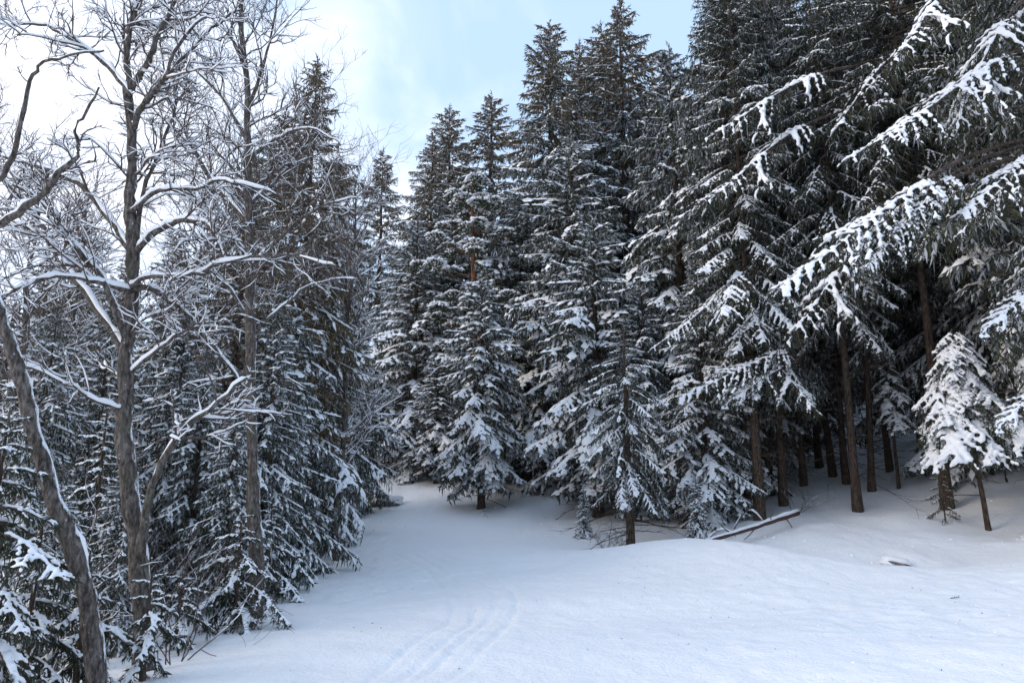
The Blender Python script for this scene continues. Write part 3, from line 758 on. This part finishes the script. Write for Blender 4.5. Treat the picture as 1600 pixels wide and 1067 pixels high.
# the leaning tree at the left edge: its trunk leaves the frame, two limbs reach back into it
b0 = on_ground(165, 8.2); b0[2] -= 0.3
T = Bare('bare_tree', 'dark trunk leaning out past the left frame edge, snow on its upper side', b0, 53)
P, R = T.limb([b0] + pl((140, 960, 8.0), (112, 850, 7.9), (72, 740, 7.8), (45, 640, 7.7), (18, 555, 7.6), (-30, 450, 7.5), (-120, 330, 7.4), (-180, 200, 7.3)), 0.096, 0.045, 'trunk', snow=0.35, sides=14)
for pts_, r0, r1, st, ln in [
    ([(-120, 420, 7.4), (-40, 372, 7.2), (0, 349, 7.1), (61, 304, 7.0), (96, 263, 6.95), (127, 233, 6.9), (124, 202, 6.9), (152, 132, 6.85)], .040, .010, .45, .35),
    ([(-170, 330, 7.3), (-60, 320, 7.1), (0, 290, 7.0), (35, 220, 6.9), (50, 140, 6.85), (75, 105, 6.8), (150, 95, 6.7)], .034, .008, .6, .35),
]:
    P, R = T.limb(pl(*pts_), r0, r1, snow=0.6); T.twigs(P, R, st, 0.3, ln, 2, up=0.2, snow=0.7)
T.done()

# thin bare trees further back on the left; they share one shape
b0 = on_ground(60, 17); b0[2] -= 0.3
T = Bare('bare_tree', 'thin bare twiggy tree far behind the leaning trunk', b0, 54, group='thin bare trees in the thicket')
tp = np.array([b0 + [0.05 * math.sin(k * 1.7), 0.05 * math.cos(k * 2.1), k * 1.15] for k in range(9)])
P, R = T.limb(tp, 0.085, 0.014, 'trunk', snow=0.4, sides=8)
T.twigs(P, R, 0.22, 0.12, 1.7, 3, up=0.35, snow=0.9, spread=1.0); T.done()
def dup(root, loc, rz, sc, label):
    e = root.copy(); COL.objects.link(e); e.location = loc; e.rotation_euler = (0, 0, rz); e.scale = (sc, sc, sc); e['label'] = label
    for ch in root.children:
        c = ch.copy(); COL.objects.link(c); c.parent = e
        for g in ch.children:
            d = g.copy(); COL.objects.link(d); d.parent = c
    return e
for k, (px, Y, sc, lab) in enumerate([
    (275, 18, 1.1, 'thin bare tree between the gnarled and the straight bare trees'),
    (-30, 15, 1.0, 'thin bare tree at the left frame edge behind the leaning trunk'), 
    (525, 20.5, 1.1, 'thin bare tree whose twigs edge the blue sky gap')]):
    q = on_ground(px, Y); q[2] -= 0.3; dup(T.e, q, 1.3 * k + 0.7, sc, lab)

# ------------------------------------------------------------------ spruces, left of the trail
spruce(455, 20, 'sparse', 90, label='olive-brown thin-needled spruce behind the straight bare tree, its tip against blue sky', wide=0.95)
spruce(405, 18, 'dark', 380, label='dense dark spruce behind the straight bare trunk, boughs reaching to the trail', wide=1.15)
spruce(395, 24, 'sparse', 170, label='brownish twiggy spruce seen through the straight bare tree', wide=1.2)
spruce(500, 28, 'sparse', 240, label='brownish spruce leading down to the blue sky gap', wide=0.8)
spruce(335, 17, 'sparse', 230, label='thin brownish spruce between the two bare trunks', wide=1.1)
spruce(442, 17.5, 'dark', 560, label='short spruce with two bare stems at the corner where the trail bends', wide=0.8)
spruce(478, 23, 'full', 330, label='snowy spruce whose long boughs hang over the bend of the trail', wide=0.7)
spruce(290, 15, 'dark', 540, label='dark low spruce between the gnarled tree and the straight tree')
spruce(120, 14.5, 'dark', 470, label='middle-sized spruce showing between the leaning trunk and the gnarled tree')
spruce(20, 13, 'dark', 480, label='spruce cut by the left frame edge behind the leaning trunk')
spruce(60, 24, 'sparse', 330, label='thin grey spruce far behind the leaning trunk', wide=1.2)
spruce(405, 16, 'dark', 470, label='dark spruce close behind the straight trunk, its skirts over the trail edge', wide=1.0)
spruce(345, 14, 'dark', 600, label='low dark spruce left of the straight trunk')
spruce(482, 21.5, 'dark', 420, label='dark spruce last before the bend, hanging over the snow', wide=0.6)
spruce(250, 16, 'dark', 480, label='dark spruce behind the gnarled trunk, right of its fork')
spruce(170, 11.5, 'dark', 700, label='low dark spruce just left of the gnarled trunk')
spruce(60, 10.5, 'dark', 720, label='low dark spruce behind the leaning trunk foot')
spruce(230, 27, 'slim', 350, label='slim spruce far behind the fork of the gnarled tree', wide=1.2)
spruce(150, 33, 'tall', 400, label='broad faint spruce far left behind the gnarled limbs')
spruce(583, 56, 'slim', 232, label='slim lone spruce far off in the gap of blue sky', wide=1.15)
spruce(610, 50, 'full', 430, label='distant spruce filling the gap beyond the bend of the trail')
spruce(560, 47, 'full', 500, label='small distant spruce left of the gap beyond the bend')
rg = random.Random(5)
for i in range(14):
    spruce(-190 + i * 56 + rg.uniform(-20, 20), rg.uniform(26, 46), rg.choice(['full', 'sparse', 'full', 'dark']), rg.uniform(420, 540), label='grey distant spruce in the wood behind the bare trees', group='distant spruces behind the bare trees', wide=1.2)

# young spruces under the bare trees; each bough is a part
for k, (px, Y, top, R_, lab) in enumerate([
    (30, 8.2, 800, 1.0, 'young snow-laden spruce in the bottom left corner'),
    (118, 8.8, 850, 0.9, 'young dark spruce at the foot of the leaning trunk'),
    (222, 9.0, 895, 0.75, 'young spruce with thick snow pads in front of the gnarled trunk'),
    (128, 12.0, 620, 1.1, 'slender young spruce with snow cap between leaning trunk and gnarled tree'),
    (275, 11.2, 900, 0.75, 'low spruce sprays by the snow edge right of the gnarled trunk'),
    (365, 12.3, 800, 1.0, 'young spruce against the straight bare trunk with drooping snowy sprays'),
    (415, 15.0, 780, 0.9, 'young spruce beside the trail edge near the bend'),
    (-60, 7.2, 640, 1.2, 'spruce reaching a white bough in from the left edge'),
]):
    p = on_ground(px, Y); H = max(top_height(top, Y) - p[2], 0.9)
    near_spruce(px, Y, H, R_, 0.08, 'short', lab, 300 + k, step=0.085, r0=0.03 + H * 0.006, low_el=-0.55, top_el=0.5, power=0.7)

# ------------------------------------------------------------------ spruces, middle
for px, Y, var, top, wide, lab in [
    (992, 40, 'tall', 2, 1.05, 'tallest spruce of the middle group, its brown tip touching the top of the frame'),
    (962, 43, 'slim', 34, 1.1, 'slim tall spruce close beside the tallest tip'),
    (918, 46, 'slim', 64, 0.9, 'narrow tip between the two tallest spruces of the middle'),
    (866, 38, 'tall', 34, 1.1, 'tall spruce with long snowy tiers on the left of the tallest group'),
    (760, 46, 'slim', 143, 1.2, 'pointed spruce behind the orange-barked pine, right one of a pair'),
    (692, 48, 'slim', 166, 1.15, 'pointed spruce behind the orange-barked pine, left one of a pair'),
    (663, 45, 'tall', 206, 0.95, 'spruce sloping down to the sky gap, outermost of the middle group'),
    (1048, 44, 'slim', 112, 1.2, 'olive-brown spruce between the tallest one and the dark wood'),
    (640, 41, 'full', 340, 1.15, 'full spruce above the snow bank left of the pine'),
    (700, 42, 'full', 330, 1.1, 'full spruce in front of the pine\'s left side'),
    (820, 37, 'full', 300, 1.2, 'dark full spruce right of the pine with icicle-like hanging twigs'),
    (900, 35, 'full', 210, 1.0, 'dense spruce under the tall snowy tiers'),
    (752, 32, 'front', 430, 0.9, 'spruce on the snow bank whose lowest twigs brush the snow'),
    (830, 36, 'front', 430, 1.15, 'spruce at the back of the snow bank with skirts above shaded snow'),
    (682, 38, 'front', 560, 1.2, 'low spruce with spreading boughs left on the snow bank'),
    (935, 29.5, 'front', 342, 1.0, 'middle spruce with a small snowy tip in front of the dark ones'),
    (1082, 30, 'full', 70, 0.85, 'large spruce with wide shelves of snowy boughs beside the right wood'),
    (1105, 26.5, 'full', 400, 1.0, 'spruce with drooping white boughs at the left edge of the right wood'),
    (1015, 29, 'full', 420, 0.95, 'spruce standing between the front one and the shelved one'),
    (578, 40, 'young', 690, 1.1, 'small dark spruce at the far side of the bend'),
    (655, 39, 'young', 650, 1.1, 'small spruce on top of the snow bank'),
    (912, 26.5, 'young', 765, 0.9, 'knee-high snow-capped spruce left of the front trunk'),
    (1092, 24.2, 'young', 745, 0.9, 'small snowy spruce beside the thin end of the fallen log'),
]:
    spruce(px, Y, var, top, label=lab, wide=wide * (1.22 if var in ('full', 'front') else 1.1))
p = on_ground(985, 24)
near_spruce(985, 24, top_height(500, 24) - p[2], 2.4, 0.27, 'long', 'front spruce with its bare lower trunk on the snow edge', 410, step=0.085, r0=0.13, dead=34, low_el=-0.55, top_el=0.4, power=0.7)

# orange-barked pine
def pine(px, Y, top, label):
    rng = np.random.default_rng(77); p = on_ground(px, Y); H = top_height(top, Y) - p[2]
    e = bpy.data.objects.new('pine_tree', None); COL.objects.link(e); e.location = p; tag(e, label, 'tree')
    P, R = trunk_geo(H, 0.24, rng, lean=(-0.03, 0)); ta = Acc(); ta.add(*tube(P, R * 0.8 + 0.05, 10))
    nee, sno = Acc(), Acc()
    def clump(c, r):
        for _ in range(int(90 * r)):
            d = unit(rng.normal(size=3) + np.array([0, 0, 0.45])); q = c + d * r * rng.uniform(0.2, 0.8) * np.array([1, 1, 0.55])
            blade(nee, q, d + rng.normal(0, 0.3, 3), rng.uniform(0.16, 0.28), 0.03, rng)
        for _ in range(int(60 * r)):
            a = rng.uniform(0, 6.28); rr = r * math.sqrt(rng.random()) * 0.9
            q = c + np.array([math.cos(a) * rr, math.sin(a) * rr, 0.42 * r * (1 - (rr / r) ** 2) + 0.06]); t = np.array([math.cos(a), math.sin(a), -0.3]) * 0.11
            sn_blob(sno, q - t, q + t, rng.uniform(0.05, 0.10), rng)
    lim = []
    for k in range(24):
        f = 0.50 + 0.50 * (k / 23); z = f * H; q = on_path(P, z); az = k * 2.4; L = (2.3 if f < 0.8 else 1.9 - (f - .8) * 5) * rng.uniform(0.7, 1.1)
        Q = [q]; d = np.array([math.cos(az), math.sin(az), 0.15])
        for i in range(5): d = unit(d + rng.normal(0, 0.15, 3) + np.array([0, 0, 0.02])); Q.append(Q[-1] + d * L / 5)
        Q = np.array(Q); ta.add(*tube(Q, np.linspace(0.045, 0.015, 6), 5))
        for i in (3, 4, 5):
            clump(Q[i] + rng.normal(0, 0.2, 3) * [1, 1, 0.3], rng.uniform(0.35, 0.6))
    clump(P[-1], 0.5)
    link('trunk', mesh_np('trunk', *ta.get(), M_PINEBARK), e)
    c = link('crown', mesh_np('crown', *nee.get(), M_PINE, smooth=False), e); c['kind'] = 'stuff'
    s = link('snow', mesh_np('snow', *sno.get(), M_SNOW), c); s['kind'] = 'stuff'
pine(748, 31.5 + 5, 300, 'pine with orange bark and rounded snowy clumps among the middle spruces')

# ------------------------------------------------------------------ the dark wood on the right
for px, Y, var, H, lab in [
    (1172, 27, 'wood', 21, 'spruce trunk behind the log, first from the left with a pale mark'),
    (1226, 27.5, 'wood', 22, 'thick lit spruce trunk next right of the log\'s middle'),
    (1258, 30, 'wood', 21, 'straight spruce trunk further back, third from the left of the wood'),
    (1302, 31, 'wood', 23, 'straight brown spruce trunk fourth from the left of the wood'),
    (1388, 30.5, 'wood', 20, 'thin dark spruce trunk between the leaning one and the small white spruce'),
    (1365, 36, 'wood', 24, 'spruce trunk higher up the shaded bank behind the leaning trunk'),
    (1440, 32, 'wood', 25, 'stoutest dark trunk high on the bank left above the small white spruce'),
    (1150, 31, 'tall', 22, 'tall dark spruce making the left outline of the right wood'),
    (1215, 35, 'tall', 25, 'tall dark spruce standing behind the log'),
    (1500, 33, 'wood', 24, 'dark trunk on the bank behind the small white spruce'),
    (1205, 29.5, 'pole', 17, 'thin pole-like spruce trunk between the log and the thick lit trunk'),
    (1282, 33, 'pole', 18, 'thin dark pole trunk behind the fourth trunk of the wood'),
    (1325, 29.5, 'pole', 17, 'thin pole trunk just left of the leaning trunk'),
    (1410, 34, 'pole', 19, 'thin pole trunk left of the stoutest dark trunk'),
    (1362, 27.5, 'pole', 15, 'thin pole trunk just right of the leaning trunk'),
    (1470, 30, 'pole', 18, 'thin pole trunk right of the stoutest dark trunk'),
    (1250, 37, 'pole', 20, 'thin faint trunk deep behind the third trunk of the wood'),
    (1330, 40, 'wood', 24, 'dark spruce deep in the wood above the leaning trunk'),
    (1570, 29, 'wood', 24, 'dark trunk on the bank near the right frame edge'),
]:
    spruce(px, Y, var, H=H, label=lab, lean=0.045 * math.sin(px * 0.37), wide=0.82 if var == 'wood' else 1.0)
spruce(1760, 20, 'wood', H=23, label='dark spruce outside the right edge whose crown darkens the top corner', wide=1.3)
spruce(1660, 25, 'tall', H=24, label='tall dark spruce on the bank just outside the right edge', wide=1.1)
spruce(1545, 27.5, 'tall', H=23, label='tall dark spruce on the bank filling the top right corner')
rg = random.Random(9)
for i in range(22):
    spruce(1120 + i * 30 + rg.uniform(-15, 15), rg.uniform(39, 62), rg.choice(['wood', 'wood', 'tall']), H=rg.uniform(19, 24), label='dim spruce deep inside the dark wood on the bank', group='spruces deep in the dark wood')
for i in range(16):  # understory added to block the light behind the trunks
    spruce(1130 + i * 34 + rg.uniform(-15, 15), rg.uniform(36, 48), rg.choice(['dark', 'full', 'dark']), H=rg.uniform(7, 12), label='half-grown spruce added between the trunks high on the bank to block light', group='half-grown spruces added to block light in the wood')
for i in range(10):
    spruce(620 + i * 52 + rg.uniform(-15, 15), rg.uniform(50, 66), rg.choice(['full', 'wood', 'slim']), H=rg.uniform(10, 14), label='dim spruce closing the wood behind the middle group', group='spruces closing the middle wood')

# near trees of the right wood, bough by bough
near_spruce(1342, 25.5, 20, 3.4, 0.30, 'long', 'leaning spruce trunk nearest to the snow, rooted at the foot of the bank', 420, step=0.13, white=0.5, r0=0.125, dead=50, lean=(-0.012, 0), low_el=-0.55, power=0.45)
near_spruce(1760, 16, 18, 4.0, 0.26, 'long', 'near spruce just beyond the right edge reaching white boughs down into view', 430, step=0.17, r0=0.2, dead=40, low_el=-0.60, power=0.4,
    skip=lambda z, az: z < 12.5 and (math.cos(az) < 0.2), hero=[
        (at(1540, -60, 15.6), at(1385, 88, 14.6), 'long'), (at(1640, 60, 15.6), at(1408, 270, 14.3), 'hero'), (at(1500, 250, 15.2), at(1292, 478, 14.2), 'hero'), (at(1520, 255, 15.3), at(1375, 405, 14.6), 'hero'), (at(1470, 285, 15.0), at(1400, 430, 14.4), 'hero'), (at(1600, 0, 15.8), at(1480, 200, 15.2), 'long'),
        (at(1680, 190, 15.6), at(1560, 350, 14.5), 'hero'), (at(1660, 420, 16), at(1568, 540, 15.2), 'hero'), (at(1660, 580, 16), at(1588, 690, 15.2), 'hero'), (at(1660, -20, 15.9), at(1500, 110, 16.6), 'long'), (at(1660, 230, 15.9), at(1490, 360, 17), 'thin')])
near_spruce(1480, 24.5, 20, 4.2, 0.40, 'thin', 'big dark spruce above the small white one, dead branches on its lower trunk', 440, step=0.11, r0=0.15, dead=70, low_el=-0.5, power=0.4,
    hero=[(at(1330, 105, 23.8), at(1110, 200, 23), 'long'), (at(1300, 180, 23.8), at(1110, 300, 22.8), 'long'), (at(1400, 330, 24), at(1235, 520, 22.8), 'long'), (at(1440, 60, 24), at(1300, 190, 22.8), 'thin')])
near_spruce(1190, 25.5, 19, 3.4, 0.24, 'long', 'spruce over the log with one thick white arm pointing down to the trail', 450, step=0.12, white=0.75, r0=0.15, dead=40, low_el=-0.55, power=0.5,
    hero=[(at(1265, 530, 24.6), at(1098, 650, 23.6), 'hero'), (at(1250, 560, 24.6), at(1150, 650, 23.8), 'hero'), (at(1180, 430, 25), at(1050, 560, 23.8), 'hero')])

# the small white spruce on a thin bare stem
p = on_ground(1546, 22.5)
near_spruce(1546, 22.5, top_height(515, 22.5) - p[2], 2.5, 0.60, 'pad', 'small spruce buried in thick snow on a thin bare stem', 460, step=0.038, r0=0.07, dead=5, lean=(-0.07, 0), low_el=-0.66, top_el=-0.50, power=0.55)
near_spruce(1660, 21.5, 6.4, 1.5, 0.55, 'pad', 'small snow-laden spruce cut by the right frame edge', 461, step=0.08, r0=0.06, low_el=-0.8, top_el=0.0, power=0.7)
near_spruce(1404, 27.5, 5.0, 1.1, 0.45, 'pad', 'young spruce with snow pads left of the small white spruce', 462, step=0.12, r0=0.06, low_el=-0.7, top_el=0.1, power=0.7)
p = on_ground(1478, 23)
near_spruce(1478, 23, 1.5, 0.75, 0.15, 'thin', 'scraggy knee-high sapling left of the thin bare stem', 463, step=0.09, r0=0.018, low_el=-0.2, top_el=0.5, power=0.7)

# ------------------------------------------------------------------ small things on the snow
def log():
    a = at(1092, 849, 21.6); b = at(1246, 801, 24.2); rng = np.random.default_rng(3)
    n = 14; P = np.array([a + (b - a) * t for t in np.linspace(0, 1, n)]); P += np.cumsum(rng.normal(0, 0.006, (n, 3)), axis=0)
    e = bpy.data.objects.new('fallen_log', None); COL.objects.link(e); base = np.array([a[0], a[1], gz(a[0], a[1])]); e.location = base
    tag(e, 'fallen reddish log with snow along its top, lying across the ditch', 'log')
    R = np.linspace(0.045, 0.085, n) * rng.uniform(0.85, 1.15, n); P = P - base
    link('stem', mesh_np('stem', *tube(P, R, 12), M_LOG), e)
    s = Acc(); Q = P.copy(); Q[:, 2] += R * 0.75; s.add(*tube(Q, (R * 0.95) * rng.uniform(0.8, 1.15, n), 8, squash=0.7)); link('snow', mesh_np('snow', *s.get(), M_SNOW), e)
    for k, f in enumerate((4, 7, 9, 11)):
        st = Acc(); q = P[f]; d = unit([rng.normal(0, .4), rng.normal(0, .4), -0.6 if k % 2 else 0.5]); st.add(*tube([q, q + d * 0.25, q + d * 0.5 + rng.normal(0, .05, 3)], [0.02, 0.014, 0.006], 5))
        link('branch_stub', mesh_np('branch_stub', *st.get(), M_LOG), e)
log()
def lump(name, p, size, seed, m, label, cat, snowcap=True):
    rng = np.random.default_rng(seed); import bmesh
    bm = bmesh.new(); bmesh.ops.create_icosphere(bm, subdivisions=3, radius=1)
    for v in bm.verts:
        c = v.co; f = 1 + 0.22 * math.sin(c.x * 3.1 + seed) * math.cos(c.y * 2.7) + 0.12 * math.sin(c.z * 6 + c.x * 5)
        v.co = Vector((c.x * size[0] * f, c.y * size[1] * f, c.z * size[2] * f))
    me = bpy.data.meshes.new(name); bm.to_mesh(me); bm.free(); me.materials.append(m)
    for q in me.polygons: q.use_smooth = True
    e = bpy.data.objects.new(name, me); COL.objects.link(e); e.location = p; tag(e, label, cat)
    if snowcap:
        c = me.copy(); c.materials.clear(); c.materials.append(M_SNOW)
        o = link('snow_cap', c, e, (0.0, 0.06, size[2] * 0.55)); o.scale = (1.12, 1.12, 1.15)
p = on_surf(1402, 19.6); lump('rock', p + [0, 0, 0.02], (0.30, 0.25, 0.12), 3, M_STONE, 'dark rock under a snow cap in the ditch', 'rock')
p = on_surf(600, 34.5); lump('rock', p + [0, 0, 0.05], (0.6, 0.5, 0.2), 5, M_STONE, 'snow-capped boulder on the bank beyond the bend', 'rock')
def stick(px, Y, L, label, seed, r=0.008, az=0.2, snow=False, bend=0.5, arch=0.0):
    rng = np.random.default_rng(seed); p = on_surf(px, Y); n = 9; d = np.array([math.cos(az), math.sin(az), 0.0]); Q = []; q = -d * L / 2
    for k in range(n):
        f = k / (n - 1); Q.append(q + [0, 0, r * 1.2 + arch * math.sin(f * math.pi)]); d = unit(d + np.array([rng.normal(0, .12), rng.normal(0, .12), 0]) * bend); q = q + d * L / n
    Q = np.array(Q); Q[:, 2] += surf(Q[:, 0] + p[0], Q[:, 1] + p[1]) - p[2]
    a = Acc(); R = np.linspace(r, r * 0.4, n); a.add(*tube(Q, R, 5))
    for k in (3, 5, 6): 
        e_ = unit([rng.normal(), rng.normal(), 0.5]); a.add(*tube([Q[k], Q[k] + e_ * L * 0.1, Q[k] + e_ * L * 0.2 + [0, 0, 0.01]], [r * .6, r * .4, r * .2], 4))
    o = link('stick' if not arch else 'bent_branch', mesh_np('stick', *a.get(), M_TWIG), None, p); tag(o, label, 'stick' if not arch else 'branch')
    if snow:
        s = Acc(); snow_on(s, Q, R, rng, 1.2, 0.02, 6)
        if s.n: link('snow', mesh_np('snow', *s.get(), M_SNOW), o)
stick(1494, 13.4, 0.20, 'short curved twig lying on the open snow at the right', 4, 0.007)
stick(1175, 24.6, 1.1, 'snow-lined branch arching behind the fallen log', 6, 0.022, 0.1, True, 0.3, 0.45)
stick(1130, 23.6, 0.9, 'low snow-lined branch arching over the log\'s thin end', 7, 0.02, 0.0, True, 0.3, 0.25)

def bush(px, Y, H, n, spread, label, seed, snow=0.4):
    """leafless shrub: many thin stems"""
    p = on_ground(px, Y); T = Bare('bare_shrub', label, p, seed); T.e['category'] = 'shrub'
    for k in range(n):
        a = T.rng.uniform(0, 6.28); d = unit([math.cos(a) * spread, math.sin(a) * spread, 1])
        T.grow(np.array([math.cos(a) * .08, math.sin(a) * .08, -0.1]), d, H * T.rng.uniform(0.6, 1.1), 0.009, 3, 0.05, snow)
    T.done()
bush(1130, 26, 1.7, 9, 0.7, 'tangle of thin bare twigs behind the fallen log', 81)
bush(1245, 26.2, 1.0, 6, 0.9, 'small bare shrub right of the log\'s thick end', 82)
bush(952, 23.6, 0.9, 7, 1.2, 'spray of dry twigs left of the front spruce trunk', 83, 0.2)
bush(345, 12.2, 1.5, 8, 0.6, 'leafless shrub in the shade at the foot of the straight bare tree', 84)
bush(270, 10.2, 1.6, 7, 0.5, 'leafless shrub right of the gnarled trunk', 85)
bush(60, 9.5, 2.2, 8, 0.5, 'leafless shrub among the young spruces at lower left', 86, 0.8)

# crumbs of bark and needles strewn over the trail
rng = np.random.default_rng(8); a = Acc()
for _ in range(80):
    x, y = rng.uniform(-2.5, 8), 8.2 + 11 * rng.random() ** 1.4; z = surf(x, y)[0] + 0.004; l = rng.uniform(0.005, 0.018); d = unit([rng.normal(), rng.normal(), 0.3]) * l
    a.add(*tube([np.array([x, y, z]) - d, [x, y, z + .004], np.array([x, y, z]) + d], [0.002, rng.uniform(0.003, 0.006), 0.001], 4))
tag(link('bark_crumbs', mesh_np('bark_crumbs', *a.get(), M_TWIG)), 'tiny dark crumbs of bark and needles strewn on the trail', 'litter', kind='stuff')

# clods of snow fallen from the boughs along the edges of the trail
rng = np.random.default_rng(18); a = Acc()
spots = [(on_surf(px, Y)) for px, Y in [(rng.uniform(540, 900), rng.uniform(28, 38)) for _ in range(60)] + [(rng.uniform(1050, 1600), rng.uniform(19, 27)) for _ in range(60)] + [(rng.uniform(350, 540), rng.uniform(11, 22)) for _ in range(40)] + [(rng.uniform(900, 1600), rng.uniform(9, 16)) for _ in range(50)]]
for p in spots:
    s = rng.uniform(0.012, 0.045) if p[1] > 17 else rng.uniform(0.006, 0.02)
    th = np.arange(7) * 6.283 / 7; ring = lambda f, z: np.stack([np.cos(th) * s * f * rng.uniform(0.8, 1.3, 7), np.sin(th) * s * f * rng.uniform(0.8, 1.3, 7), np.full(7, z) + rng.normal(0, s * 0.06, 7)], 1)
    V = np.concatenate([ring(1.2, -s), ring(1.15, s * 0.25), ring(0.7, s * 0.75), [[0, 0, s * 0.9]]]) + p
    T_ = [t for k in range(2) for i in range(7) for t in ((k * 7 + i, k * 7 + (i + 1) % 7, k * 7 + 7 + (i + 1) % 7), (k * 7 + i, k * 7 + 7 + (i + 1) % 7, k * 7 + 7 + i))] + [(14 + i, 14 + (i + 1) % 7, 21) for i in range(7)]
    a.add(V, T_)
tag(link('snow_clods', mesh_np('snow_clods', *a.get(), M_SNOW)), 'small clods of snow fallen from the boughs onto the ground', 'snow clods', kind='stuff')
